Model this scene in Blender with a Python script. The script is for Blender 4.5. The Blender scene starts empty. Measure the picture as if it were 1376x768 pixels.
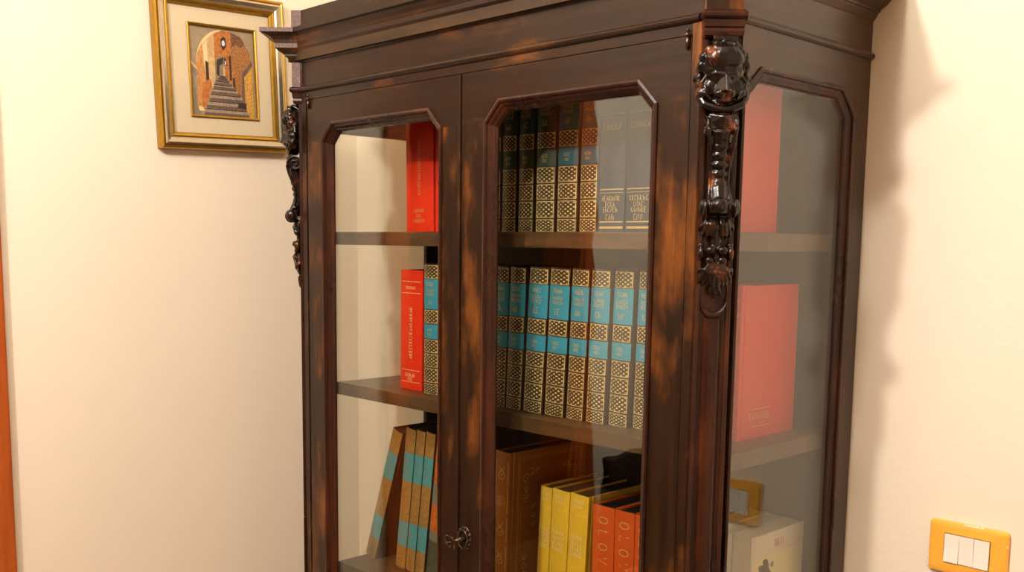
import bpy, bmesh, math, random
from mathutils import Vector, Matrix, noise
C = bpy.context.scene.collection
rnd = random.Random(7)
PI = math.pi
XL_WALL, Y_BACK = -0.335, 0.412

# ------------------------------------------------------------------ materials
def srgb(r, g, b):
    f = lambda c: (c/255/12.92) if c/255 <= .04045 else ((c/255+.055)/1.055)**2.4
    return (f(r), f(g), f(b), 1)
class NT:
    def __init__(s, name):
        s.m = bpy.data.materials.new(name); s.m.use_nodes = True
        s.t = s.m.node_tree; s.t.nodes.clear()
        s.out = s.n('ShaderNodeOutputMaterial')
    def n(s, ty, **kw):
        x = s.t.nodes.new(ty)
        for k, v in kw.items():
            if k in x.inputs: x.inputs[k].default_value = v
            else: setattr(x, k, v)
        return x
    def l(s, a, b): s.t.links.new(a, b)
    def math(s, op, a, b=None):
        x = s.n('ShaderNodeMath', operation=op)
        for i, v in enumerate((a, b)):
            if v is None: continue
            if isinstance(v, (int, float)): x.inputs[i].default_value = v
            else: s.l(v, x.inputs[i])
        return x.outputs[0]
    def bsdf(s, **kw):
        b = s.n('ShaderNodeBsdfPrincipled')
        for k, v in kw.items(): b.inputs[k].default_value = v
        s.l(b.outputs[0], s.out.inputs[0]); return b
    def coord(s, scale=(1,1,1), kind='Object'):
        c = s.n('ShaderNodeTexCoord'); m = s.n('ShaderNodeMapping'); m.inputs['Scale'].default_value = scale
        s.l(c.outputs[kind], m.inputs[0]); return m.outputs[0]
    def noise(s, vec, scale, detail=4, rough=.55):
        x = s.n('ShaderNodeTexNoise'); x.inputs['Scale'].default_value = scale
        x.inputs['Detail'].default_value = detail; x.inputs['Roughness'].default_value = rough
        s.l(vec, x.inputs['Vector']); return x.outputs[0]
    def ramp(s, fac, stops):
        r = s.n('ShaderNodeValToRGB'); e = r.color_ramp.elements
        while len(e) < len(stops): e.new(.5)
        for i, (p, c) in enumerate(stops): e[i].position = p; e[i].color = c
        s.l(fac, r.inputs[0]); return r.outputs[0]
    def mix(s, fac, a, b, bt='MIX'):
        x = s.n('ShaderNodeMix', data_type='RGBA', blend_type=bt)
        for i, v in ((0, fac), (6, a), (7, b)):
            if isinstance(v, (int, float, tuple)): x.inputs[i].default_value = v
            else: s.l(v, x.inputs[i])
        return x.outputs[2]
    def bump(s, h, strength, dist, b):
        x = s.n('ShaderNodeBump'); x.inputs['Strength'].default_value = strength; x.inputs['Distance'].default_value = dist
        s.l(h, x.inputs['Height']); s.l(x.outputs[0], b.inputs['Normal'])

def wood(name, axis, dark, mid, light, rough=.33, patch=(.50,.76), coat=.08):
    s = NT(name); st = [26, 26, 26]; st[axis] = 1.6
    g = s.noise(s.coord(tuple(st)), 3.0, 6, .6)
    base = s.ramp(g, [(.22, dark), (.72, mid)])
    ps = [7, 7, 7]; ps[axis] = 2.6
    p = s.noise(s.coord(tuple(ps)), 1.9, 5, .62)
    pf = s.ramp(p, [(patch[0], (0,0,0,1)), (patch[1], (1,1,1,1))])
    g2 = s.ramp(g, [(.3, (.25,.25,.25,1)), (.65, (1,1,1,1))])
    pf2 = s.mix(1.0, pf, g2, 'MULTIPLY')
    col = s.mix(pf2, base, light)
    b = s.bsdf(Roughness=rough); s.l(col, b.inputs['Base Color'])
    b.inputs['Coat Weight'].default_value = coat; b.inputs['Coat Roughness'].default_value = .18
    b.inputs['Specular IOR Level'].default_value = .26
    rr = s.n('ShaderNodeMapRange'); rr.inputs['To Min'].default_value = rough-.06; rr.inputs['To Max'].default_value = rough+.14
    s.l(p, rr.inputs[0]); s.l(rr.outputs[0], b.inputs['Roughness'])
    s.bump(g, .12, .002, b)
    return s.m
W_D, W_M, W_L = srgb(20,10,5), srgb(50,27,12), srgb(152,84,25)
M = {}
M['wood_x'] = wood('walnut_grain_across', 0, W_D, W_M, srgb(126,70,24), patch=(.57,.80))
M['wood_y'] = wood('walnut_grain_depth_sheen', 1, srgb(38,22,12), srgb(62,38,22), srgb(84,50,26), .34, coat=.45)  # lighter base puts reflected wall sheen into the cabinet's side colour
M['wood_sz'] = wood('side_walnut_upright_sheen', 2, srgb(38,22,12), srgb(62,38,22), srgb(96,54,26), .34, coat=.45)  # lighter copy of the upright walnut, wall sheen put into the colour
M['wood_z'] = wood('walnut_grain_upright', 2, W_D, W_M, W_L)
M['wood_red'] = wood('reddish_polished_walnut', 2, srgb(30,12,7), srgb(54,24,12), srgb(96,44,18), .25)
M['wood_in'] = wood('cabinet_inside_wood', 0, srgb(38,25,13), srgb(62,42,24), srgb(84,56,30), .4, coat=.1)
M['shelf'] = wood('shelf_wood', 0, srgb(60,40,22), srgb(96,66,38), srgb(120,80,44), .35, coat=.15)
M['back_in'] = wood('cabinet_back_board', 2, srgb(46,30,14), srgb(66,44,22), srgb(80,52,26), .5, coat=0)
def endgrain():
    s = NT('end_grain'); n = s.noise(s.coord(), 420, 4, .7)
    c = s.ramp(n, [(.38, srgb(62,36,28)), (.6, srgb(110,78,66)), (.75, srgb(165,140,124))])
    b = s.bsdf(Roughness=.55); s.l(c, b.inputs['Base Color']); s.bump(n, .4, .001, b); return s.m
M['end'] = endgrain()
def carved():
    s = NT('carved_black_walnut'); n = s.noise(s.coord(), 38, 4, .6)
    c = s.ramp(n, [(.48, srgb(18,10,7)), (.60, srgb(44,21,10)), (.72, srgb(122,62,20))])
    b = s.bsdf(Roughness=.24); s.l(c, b.inputs['Base Color']); b.inputs['Specular IOR Level'].default_value = .28; b.inputs['Coat Weight'].default_value = .16
    b.inputs['Coat Roughness'].default_value = .05
    s.bump(s.noise(s.coord(), 160, 3), .25, .0012, b); return s.m
M['carved'] = carved()
def plaster():
    s = NT('cream_wall_plaster')
    n1 = s.noise(s.coord(), 1.6, 3); n2 = s.noise(s.coord(), 150, 4, .6); n3 = s.noise(s.coord(), 42, 3, .5)
    c = s.ramp(n1, [(.3, srgb(240,223,200)), (.7, srgb(243,227,205))])
    b = s.bsdf(Roughness=.75); s.l(c, b.inputs['Base Color']); b.inputs['Specular IOR Level'].default_value = .25
    h = s.math('ADD', s.math('MULTIPLY', n2, .5), n3)
    s.bump(h, .10, .006, b); return s.m
M['wall'] = plaster()
M['ceil'] = None
def plain(name, col, rough=.5, metal=0, var=.12, scale=30, bump=0, coat=0):
    s = NT(name); n = s.noise(s.coord(), scale, 4, .6)
    lo = tuple(c*(1-var) for c in col[:3])+(1,); hi = tuple(min(1, c*(1+var)) for c in col[:3])+(1,)
    c = s.ramp(n, [(.3, lo), (.7, hi)])
    b = s.bsdf(Roughness=rough, Metallic=metal); s.l(c, b.inputs['Base Color']); b.inputs['Coat Weight'].default_value = coat
    if bump: s.bump(n, bump, .002, b)
    return s.m
def glass():
    s = NT('old_window_glass')
    geo = s.n('ShaderNodeNewGeometry')
    ior = s.n('ShaderNodeMix', data_type='FLOAT'); ior.inputs[2].default_value = 1.64; ior.inputs[3].default_value = 1/1.64
    s.l(geo.outputs['Backfacing'], ior.inputs[0])
    nz = s.noise(s.coord((9,9,5)), 1.0, 2, .5)
    bp = s.n('ShaderNodeBump'); bp.inputs['Strength'].default_value = .07; bp.inputs['Distance'].default_value = .012
    s.l(nz, bp.inputs['Height'])
    fr = s.n('ShaderNodeFresnel'); s.l(ior.outputs[0], fr.inputs['IOR'])
    tr = s.n('ShaderNodeBsdfTransparent'); tr.inputs[0].default_value = (.97,.98,.96,1)
    gl = s.n('ShaderNodeBsdfGlossy'); gl.inputs['Roughness'].default_value = 0.0; s.l(bp.outputs[0], gl.inputs['Normal'])
    mx = s.n('ShaderNodeMixShader'); s.l(fr.outputs[0], mx.inputs[0]); s.l(tr.outputs[0], mx.inputs[1]); s.l(gl.outputs[0], mx.inputs[2])
    s.l(mx.outputs[0], s.out.inputs[0]); return s.m
M['glass'] = glass()
M['farwall'] = plain('far_wall_paint', srgb(118,96,72), .8, 0, .05, 3)
M['ceil'] = plain('ceiling_paint', srgb(246,240,226), .8, 0, .02, 3)
GOLD = srgb(208,168,88)
M['gold'] = plain('gold_foil', GOLD, .38, .2, .2, 300)
M['brightgold'] = plain('bright_gold_foil', srgb(236,190,96), .4, .05, .2, 300)
M['dimgold'] = plain('rubbed_gold_foil', srgb(160,122,62), .5, .2, .2, 300)
M['palefoil'] = plain('pale_foil', srgb(240,214,150), .45, .2, .1, 300)
def lattice(name, bg, gold, nx=4, ny=4):
    s = NT(name); c = s.n('ShaderNodeUVMap', uv_map='UVMap'); sp = s.n('ShaderNodeSeparateXYZ'); s.l(c.outputs[0], sp.inputs[0])
    u, v = sp.outputs[0], sp.outputs[1]
    a = s.math('COSINE', s.math('MULTIPLY', s.math('SUBTRACT', u, .5), 2*PI*nx)); bb = s.math('COSINE', s.math('MULTIPLY', s.math('SUBTRACT', v, .5), 2*PI*ny))
    dots = s.math('GREATER_THAN', s.math('MULTIPLY', a, bb), .36)
    eu = s.math('MINIMUM', u, s.math('SUBTRACT', 1.0, u)); ev = s.math('MINIMUM', v, s.math('SUBTRACT', 1.0, v))
    inside = s.math('MULTIPLY', s.math('GREATER_THAN', eu, .10), s.math('GREATER_THAN', ev, .10))
    lu = s.math('MULTIPLY', s.math('GREATER_THAN', eu, .05), s.math('LESS_THAN', eu, .085))
    lv = s.math('MULTIPLY', s.math('GREATER_THAN', ev, .035), s.math('LESS_THAN', ev, .075))
    inl = s.math('MULTIPLY', s.math('GREATER_THAN', eu, .05), s.math('GREATER_THAN', ev, .035))
    line = s.math('MULTIPLY', s.math('MAXIMUM', lu, lv), inl)
    wear = s.noise(s.coord(), 90, 3); wr = s.ramp(wear, [(.35, (.35,.35,.35,1)), (.6, (1,1,1,1))])
    fac = s.math('MULTIPLY', s.math('MAXIMUM', s.math('MULTIPLY', dots, inside), line), wr)
    col = s.mix(fac, bg, gold)
    b = s.bsdf(Roughness=.4); s.l(col, b.inputs['Base Color']); s.l(s.math('MULTIPLY', fac, .12), b.inputs['Metallic']); return s.m
M['leather'] = plain('dark_brown_leather', srgb(58,38,24), .45, 0, .2, 60, .15)
M['lattice'] = lattice('gilt_lattice_on_brown', srgb(54,36,20), srgb(240,208,136))
M['teal'] = plain('teal_label', srgb(48,138,158), .5, 0, .06, 60)
M['deepteal'] = plain('deep_teal_label', srgb(20,92,104), .5, 0, .06, 60)
M['greenlabel'] = plain('dark_green_label', srgb(44,66,52), .5, 0, .06, 60)
M['navy'] = plain('navy_cloth', srgb(34,42,56), .5, 0, .1, 80)
M['red'] = plain('bright_red_cloth', srgb(226,48,16), .42, 0, .05, 40, .05)
M['orangered'] = plain('orange_red_cloth', srgb(196,76,16), .45, 0, .05, 40, .05)
M['yellow'] = plain('yellow_cloth', srgb(222,176,42), .5, 0, .09, 25, .05)
M['tomebrown'] = plain('tan_brown_leather', srgb(182,110,34), .35, 0, .1, 18, .05)
M['tweed'] = plain('golden_brown_cloth', srgb(164,116,52), .65, 0, .3, 260, .3)
M['tealpaper'] = plain('faded_teal_label', srgb(84,150,150), .6, 0, .08, 120)
M['darkboard'] = plain('dark_brown_board', srgb(62,40,24), .5, 0, .15, 30)
M['orange'] = plain('rust_orange_cloth', srgb(196,98,28), .6, 0, .25, 150, .1)
M['olive'] = plain('worn_olive_cloth', srgb(82,78,54), .6, 0, .45, 220, .2)
M['white'] = plain('white_book_cloth', srgb(214,204,186), .55, 0, .04, 40)
M['cream'] = plain('cream_cover_panel', srgb(226,214,160), .55, 0, .04, 40)
M['greyprint'] = plain('grey_print', srgb(128,120,96), .6, 0, .1, 90)
M['redprint'] = plain('red_print', srgb(205,90,60), .6, 0, .1, 90)
M['pages'] = plain('paper_pages', srgb(196,176,136), .8, 0, .1, 200, .1)
M['darkpages'] = plain('dark_page_edges', srgb(52,34,22), .6, 0, .2, 120)
M['shadepages'] = plain('shade_black_page_edges', srgb(22,16,16), .5, 0, .2, 120)  # black stands in for shade in the hollow book tops
M['frame_gold'] = plain('frame_gold', srgb(176,134,48), .3, .85, .12, 80)
M['frame_silver'] = plain('frame_champagne', srgb(196,182,154), .22, .92, .05, 80)
M['mat'] = plain('passepartout', srgb(208,189,156), .8, 0, .03, 200, .05)
M['iron'] = plain('dark_bronze', srgb(88,70,56), .3, .85, .25, 120, .2)
M['plate'] = plain('orange_switch_plate', srgb(246,178,66), .35, 0, .03, 20, 0, .2)
M['chip'] = plain('chipped_paint', srgb(240,226,198), .6, 0, .08, 90)
M['rocker'] = plain('white_rocker', srgb(246,236,222), .3, 0, .01, 20)
M['casing'] = wood('orange_brown_door_casing', 2, srgb(150,66,20), srgb(176,84,28), srgb(196,100,40), .35)
M['darkroom'] = plain('hall_shade_colour', srgb(60,44,34), .8, 0, .1, 3)  # dark colour stands in for the hall having no light
M['floor'] = wood('floor_boards', 0, srgb(140,104,72), srgb(168,128,90), srgb(186,146,104), .4)
M['black'] = plain('black_leatherette', srgb(12,11,12), .5, 0, .15, 120, .1)
M['gap'] = plain('dark_joint', srgb(14,8,5), .8, 0, .1, 30)

# ------------------------------------------------------------------ mesh helpers
def put(name, bm, mats, parent=None, smooth=False, loc=None, rot=None):
    bmesh.ops.recalc_face_normals(bm, faces=bm.faces[:]) if smooth != 'raw' else None
    me = bpy.data.meshes.new(name); bm.to_mesh(me); bm.free()
    for m in (mats if isinstance(mats, (list, tuple)) else [mats]): me.materials.append(m)
    if smooth is True: me.polygons.foreach_set('use_smooth', [True]*len(me.polygons))
    o = bpy.data.objects.new(name, me); C.objects.link(o)
    if parent: o.parent = parent
    if loc: o.location = loc
    if rot: o.rotation_euler = rot
    return o
def thing(name, label, cat, loc=(0,0,0), rot=(0,0,0), group=None):
    o = bpy.data.objects.new(name, None); o.empty_display_size = .05; C.objects.link(o)
    o.location = loc; o.rotation_euler = rot; o['label'] = label; o['category'] = cat
    if group: o['group'] = group
    return o
def struct(name, bm, m): 
    o = put(name, bm, m); o['kind'] = 'structure'; return o
def box(bm, x0, x1, y0, y1, z0, z1, mi=0, bev=0):
    vs = [bm.verts.new(p) for p in ((x0,y0,z0),(x1,y0,z0),(x1,y1,z0),(x0,y1,z0),(x0,y0,z1),(x1,y0,z1),(x1,y1,z1),(x0,y1,z1))]
    fs = [bm.faces.new([vs[i] for i in f]) for f in ((0,3,2,1),(4,5,6,7),(0,1,5,4),(1,2,6,5),(2,3,7,6),(3,0,4,7))]
    for f in fs: f.material_index = mi
    if bev:
        es = list({e for f in fs for e in f.edges})
        r = bmesh.ops.bevel(bm, geom=es, offset=bev, segments=2, affect='EDGES', profile=.6)
        for f in r['faces']: f.material_index = mi
    return fs
def BX(*a, **k): bm = bmesh.new(); box(bm, *a, **k); return bm
def prism(bm, pts, lo, hi, axis=2, mi=0, capmi=None):
    """extrude a 2D polygon along an axis; pts are given in the two other axes in order"""
    def mk(p, h): q = list(p); q.insert(axis, h); return q
    a = [bm.verts.new(mk(p, lo)) for p in pts]; b = [bm.verts.new(mk(p, hi)) for p in pts]
    n = len(pts); fs = []
    for i in range(n):
        f = bm.faces.new((a[i], a[(i+1)%n], b[(i+1)%n], b[i])); f.material_index = mi; fs.append(f)
    for v in (a, b):
        f = bm.faces.new(v); f.material_index = mi if capmi is None else capmi; fs.append(f)
    return fs
def sweep(bm, rings, closed_path=True, closed_prof=False, mi=0):
    """rings: list of lists of points"""
    R = [[bm.verts.new(p) for p in r] for r in rings]
    n, m = len(R), len(R[0])
    for i in range(n if closed_path else n-1):
        for j in range(m if closed_prof else m-1):
            f = bm.faces.new((R[i][j], R[(i+1)%n][j], R[(i+1)%n][(j+1)%m], R[i][(j+1)%m])); f.material_index = mi
    if not closed_path and closed_prof:
        bm.faces.new(R[0]).material_index = mi; bm.faces.new(R[-1][::-1]).material_index = mi
    return R
def tube(bm, pts, r, seg=8, mi=0, caps=True):
    pts = [Vector(p) for p in pts]; rings = []
    up = None
    for i, p in enumerate(pts):
        d = (pts[min(i+1, len(pts)-1)] - pts[max(i-1, 0)]).normalized()
        if up is None: up = d.orthogonal().normalized()
        up = (up - d*up.dot(d)).normalized(); s = d.cross(up)
        rr = r[i] if isinstance(r, (list, tuple)) else r
        rings.append([p + (up*math.cos(2*PI*k/seg) + s*math.sin(2*PI*k/seg))*rr for k in range(seg)])
    sweep(bm, rings, False, True, mi)
def ball(bm, c, r, seg=12, rot=None, mi=0):
    m = Matrix.Translation(c) @ (rot or Matrix()) @ Matrix.Diagonal((r if isinstance(r, (tuple, list)) else (r,r,r))).to_4x4()
    x = bmesh.ops.create_uvsphere(bm, u_segments=seg, v_segments=max(6, seg*2//3), radius=1, matrix=m)
    for f in {f for v in x['verts'] for f in v.link_faces}: f.material_index = mi; f.smooth = True
def octagon(a0, a1, b1, b0, z0, z0c, z1c, z1):
    """octagonal outline, anticlockwise from lower left corner cut"""
    return [(a1,z0),(b1,z0),(b0,z0c),(b0,z1c),(b1,z1),(a1,z1),(a0,z1c),(a0,z0c)]
def inset_poly(pts, d):
    n = len(pts); out = []
    for i in range(n):
        p0, p1, p2 = (Vector(pts[(i+k-1) % n]) for k in range(3))
        e1 = (p1-p0).normalized(); e2 = (p2-p1).normalized()
        n1 = Vector((-e1.y, e1.x)); n2 = Vector((-e2.y, e2.x))
        k = (n1+n2); k = k / (1+n1.dot(n2)); out.append(tuple(p1+k*d))
    return out

# ------------------------------------------------------------------ room
struct('floor', BX(XL_WALL-1.6, 3.6, -3.6, Y_BACK+.1, -.05, 0), M['floor'])
struct('wall_back', BX(XL_WALL-.1, 3.6, Y_BACK, Y_BACK+.12, 0, 2.95), M['wall'])
bm = bmesh.new()
D1 = (-1.24, -.535); D2 = (-2.60, -1.665); DH = 2.1
x0, x1 = XL_WALL-.12, XL_WALL
box(bm, x0, x1, D1[1], Y_BACK, 0, 2.95); box(bm, x0, x1, D2[1], D1[0], 0, 2.95)
box(bm, x0, x1, D1[0], D1[1], DH, 2.95); box(bm, x0, x1, D2[0], D2[1], DH, 2.95); box(bm, x0, x1, -3.6, D2[0], 0, 2.95)
struct('wall_left', bm, M['wall'])
struct('ceiling', BX(XL_WALL-1.6, 3.7, -3.7, Y_BACK+.1, 2.95, 3.05), M['ceil'])
struct('wall_right', BX(3.6, 3.7, -3.6, Y_BACK, 0, 2.95), M['wall'])
struct('wall_front', BX(XL_WALL-.1, 3.7, -3.7, -3.6, 0, 2.95), M['farwall'])
# hall beyond the doorway and the added second opening, darkness put in its colour
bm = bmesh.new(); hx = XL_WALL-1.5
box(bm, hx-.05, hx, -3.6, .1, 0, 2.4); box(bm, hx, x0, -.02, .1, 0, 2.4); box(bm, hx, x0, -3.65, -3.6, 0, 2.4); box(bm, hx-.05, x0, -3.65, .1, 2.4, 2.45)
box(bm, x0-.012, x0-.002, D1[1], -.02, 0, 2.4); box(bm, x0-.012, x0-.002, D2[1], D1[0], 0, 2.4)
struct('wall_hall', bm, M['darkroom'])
def casing(name, y0, y1, w=.07):
    bm = bmesh.new(); xa, xb = XL_WALL, XL_WALL+.018
    box(bm, xa, xb, y1, y1+w, 0, DH+w, bev=.004); box(bm, xa, xb, y0-w, y0, 0, DH+w, bev=.004); box(bm, xa, xb, y0, y1, DH, DH+w, bev=.004)
    box(bm, x0-.001, xa+.004, y1-.02, y1, 0, DH); box(bm, x0-.001, xa+.004, y0, y0+.02, 0, DH); box(bm, x0-.001, xa+.004, y0+.02, y1-.02, DH-.02, DH)
    struct(name, bm, M['casing'])
casing('trim_1', *D1); casing('trim_2', *D2, w=.045)  # second doorway is added, unseen, for a dark band reflected in the glass

# ------------------------------------------------------------------ cabinet
XC = .53745                               # middle of the cabinet
FL, FR = .0514, 1.0235                    # front corners
SL, SR = 2*XC-1.0595, 1.0595              # side faces
DEP = .4095; CH = .040                    # depth, chamfer depth
Z0, ZT = .34, 1.866
cab = thing('display_cabinet', 'tall dark carved walnut bookcase cabinet with two glazed doors standing in the corner', 'cabinet', (XC, .2, 0))
inv = Vector((-XC, -.2, 0))
def part(name, bm, m, parent=None, **k):
    bmesh.ops.translate(bm, vec=inv, verts=bm.verts[:]); return put(name, bm, m, parent or cab, **k)
def mirror(bm): bmesh.ops.transform(bm, matrix=Matrix.Translation((2*XC,0,0)) @ Matrix.Diagonal((-1,1,1,1)), verts=bm.verts[:])

def panel_frame(bm, quad, oct_, thick, front, axis, zsplit):
    """rectangular frame with an octagonal hole. axis 1: lies in xz facing -y at y=front; axis 0: lies in yz facing x at x=front"""
    (u0, u1, z0, z1) = quad
    n = len(oct_); outer = [(oct_[0][0], z0), (oct_[1][0], z0), (u1, oct_[2][1]), (u1, oct_[3][1]), (oct_[4][0], z1), (oct_[5][0], z1), (u0, oct_[6][1]), (u0, oct_[7][1])]
    corners = {1: (u1, z0), 3: (u1, z1), 5: (u0, z1), 7: (u0, z0)}
    def V(p, d): return (p[0], front+d, p[1]) if axis == 1 else (front+d, p[0], p[1])
    for d in (0, thick):
        I = [bm.verts.new(V(p, d)) for p in oct_]; O = [bm.verts.new(V(p, d)) for p in outer]
        K = {i: bm.verts.new(V(p, d)) for i, p in corners.items()}
        for i in range(n):
            j = (i+1) % n
            vs = [I[i], I[j], O[j]] + ([K[i]] if i in K else []) + [O[i]]
            f = bm.faces.new(vs)
            horiz = i in (0, 4, 1, 7, 3, 5)
            cz = sum(v.co.z for v in vs)/len(vs)
            f.material_index = 1 if (i in (0, 4, 1, 3, 5, 7)) else 0
        if d == 0: A = (I, O, K)
        else: B = (I, O, K)
    for (P, Q) in ((A[0], B[0]),):
        for i in range(n): bm.faces.new((P[i], P[(i+1)%n], Q[(i+1)%n], Q[i]))
    ring = lambda S: [S[1][0], S[1][1], S[2][1], S[1][2], S[1][3], S[2][3], S[1][4], S[1][5], S[2][5], S[1][6], S[1][7], S[2][7]]
    a, b = ring(A), ring(B)
    for i in range(12): bm.faces.new((a[i], a[(i+1)%12], b[(i+1)%12], b[i]))
    bmesh.ops.remove_doubles(bm, verts=bm.verts[:], dist=1e-6)

def glaze_bead(oct_, axis, front, sign, dz=1.0):
    prof = [(-.0015, .0005), (-.001, -.003), (.0025, -.0042), (.0055, -.003), (.0065, .0005), (.010, .0015), (.0135, .006), (.016, .0075), (.0185, .0125), (.0185, .016), (-.0015, .016)]
    prof = [(d, y*dz if y > 0 and y < .013 else y) for d, y in prof]
    bm = bmesh.new(); rings = []
    ins = [inset_poly(oct_, d) for d, _ in prof]
    for i in range(len(oct_)):
        ring = []
        for (d, y), pl in zip(prof, ins):
            p = pl[i]; ring.append((p[0], front+y, p[1]) if axis == 1 else (front-sign*y, p[0], p[1]))
        rings.append(ring)
    sweep(bm, rings, True, True); return bm
def pane(oct_, axis, pos, th=.003):
    pl = inset_poly(oct_, .0165); bm = bmesh.new()
    prism(bm, pl, pos, pos+th, axis); return bm

ZB0, ZB0c = .43, .465
LO = octagon(.1258, .1603, .4544, .4888, ZB0, ZB0c, 1.7658, 1.8005)
RO = octagon(.5981, .6326, .9203, .9535, ZB0, ZB0c, 1.7658, 1.8005)
def door(x0, x1, oc, label):
    bm = bmesh.new(); panel_frame(bm, (x0, x1, .36, 1.8495), oc, .022, 0.0, 1, 0)
    d = part('door', bm, [M['wood_z'], M['wood_x']])
    part('glazing_bead', glaze_bead(oc, 1, 0.0, 1), M['wood_red'], d)
    g = part('glass_pane', pane(oc, 1, .0128), M['glass'], d)
    return d
dl = door(.0713, .5389, LO, 0); dr = door(.5411, 1.0082, RO, 0)
for o in (dl, dr):
    pass
# pale worn edge on the meeting stile, hinge pins
bm = bmesh.new(); box(bm, .5330, .5388, -.0016, .0005, .36, 1.8485, bev=.0006)
part('meeting_edge', bm, M['wood_z'], dl)
for d, x in ((dl, .0830-.004), (dr, 1.0030)):
    bm = bmesh.new(); ball(bm, (x, -.004, 1.8505), (.0042,.0042,.0036), 12); tube(bm, [(x,-.003,1.832), (x,-.003,1.850)], .0028, 8); tube(bm, [(x,-.003,1.8555), (x,-.003,1.8600)], [.0026,.0012], 8)
    part('hinge_pin', bm, M['iron'], d, smooth=True)
# key and escutcheon on the right door
KX, KZ = .5568, 1.0522
bm = bmesh.new()
def rosette(bm, c, a, b, lobes, y0, y1, amp=.12):
    n = 64; f, bk, mid = [], [], []
    for k in range(n):
        t = 2*PI*k/n; r = 1+amp*abs(math.cos(lobes*t/2))-amp*.5
        f.append((c[0]+a*.78*r*math.cos(t), y1, c[2]+b*.78*r*math.sin(t))); bk.append((c[0]+a*r*math.cos(t), y0, c[2]+b*r*math.sin(t)))
        mid.append((c[0]+a*.55*math.cos(t), y1+.0015, c[2]+b*.55*math.sin(t)))
    R = sweep(bm, [bk, f, mid], False, False)
    for r in R: bm.faces.new((r[0], r[-1], R[min(R.index(r)+1, 2)][-1], R[min(R.index(r)+1, 2)][0])) if R.index(r) < 2 else None
    bm.faces.new(R[2])
rosette(bm, (KX, 0, KZ), .0165, .0215, 14, -.0005, -.004)
tube(bm, [(KX+.0125*math.cos(t*PI/12), -.006, KZ+.0165*math.sin(t*PI/12)) for t in range(25)], .0016, 6)
for k in range(14):
    t = 2*PI*k/14; ball(bm, (KX+.0152*math.cos(t), -.0038, KZ+.0198*math.sin(t)), .0021, 6)
part('escutcheon', bm, M['iron'], dr, smooth=True)
bm = bmesh.new()
tube(bm, [(KX, -.003, KZ), (KX, -.010, KZ), (KX, -.012, KZ), (KX, -.024, KZ)], [.0055,.0045,.003,.003], 10)
ball(bm, (KX, -.013, KZ), (.005,.003,.005), 10)
for sx in (1, -1):
    pts = []
    for t in range(19):
        a = PI*t/9; pts.append((KX+sx*(.0062+.0058*-math.cos(a)), -.031-.0075*math.sin(a)*.6-.004*(1-math.cos(a))*.5, KZ+.0115*math.sin(a)))
    tube(bm, pts, .0017, 7)
tube(bm, [(KX, -.024, KZ), (KX,-.040,KZ)], .0022, 7); ball(bm, (KX,-.041,KZ), .0032, 8)
part('key', bm, M['iron'], dr, smooth=True)

# corner posts (front)
def post():
    bm = bmesh.new()
    prism(bm, [(1.0092,0),(FR,0),(SR,CH),(SR,CH+.004),(SR-.02,CH+.004),(1.018,.024),(1.0092,.024)], Z0, ZT, 2); return bm
part('corner_post', post(), M['wood_z']); bm = post(); mirror(bm); part('corner_post', bm, M['wood_z'])
# side frames
SO = octagon(.0462, .0911, .3214, .3618, ZB0, ZB0c, 1.7754, 1.8135)
for side, mx in (('r', 0), ('l', 1)):
    bm = bmesh.new(); panel_frame(bm, (CH+.0005, DEP, Z0, ZT), SO, -.02, SR, 0, 0)
    if mx: mirror(bm)
    sp = part('side_frame', bm, [M['wood_sz'], M['wood_y']])
    bm = glaze_bead(SO, 0, SR, 1, .5); mirror(bm) if mx else None
    part('glazing_bead', bm, M['wood_red'], sp)
    bm = pane(SO, 0, SR-.0096); mirror(bm) if mx else None
    part('glass_pane', bm, M['glass'], sp)
# back, top, bottom boards and shelves
part('back_panel', BX(SL+.0205, SR-.0205, .396, DEP, Z0, ZT), M['back_in'])
part('top_board', BX(SL+.004, SR-.004, .024, DEP-.002, ZT, ZT+.009), M['wood_in'])
part('bottom_board', BX(SL+.021, SR-.021, .026, .395, Z0, Z0+.02), M['wood_in'])
SHX0, SHX1 = SL+.0212, SR-.0212
ZS = {'top': 1.589, 'mid': 1.268, 'low': .868}
for k in ('top', 'mid', 'low'):
    part('shelf', BX(SHX0, SHX1, .088, .3955, ZS[k]-.027, ZS[k], bev=.002), M['shelf'])
# front rail, frieze, bead, cornice
part('top_rail', BX(FL, FR, .0008, .022, 1.851, ZT), M['wood_x'])
ft = bmesh.new()
prism(ft, [(FL,.003),(FR,.003),(SR-.001,CH),(SR-.001,DEP),(SL+.001,DEP),(SL+.001,CH)], ZT+.009, 1.9285, 2)
fz = part('frieze', ft, M['wood_x'])
# frieze side boards (grain along the depth)
for mx in (0, 1):
    bm = BX(SR-.006, SR, CH+.002, DEP, ZT, 1.9285); mirror(bm) if mx else None
    part('frieze_side', bm, M['wood_y'], fz)
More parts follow.
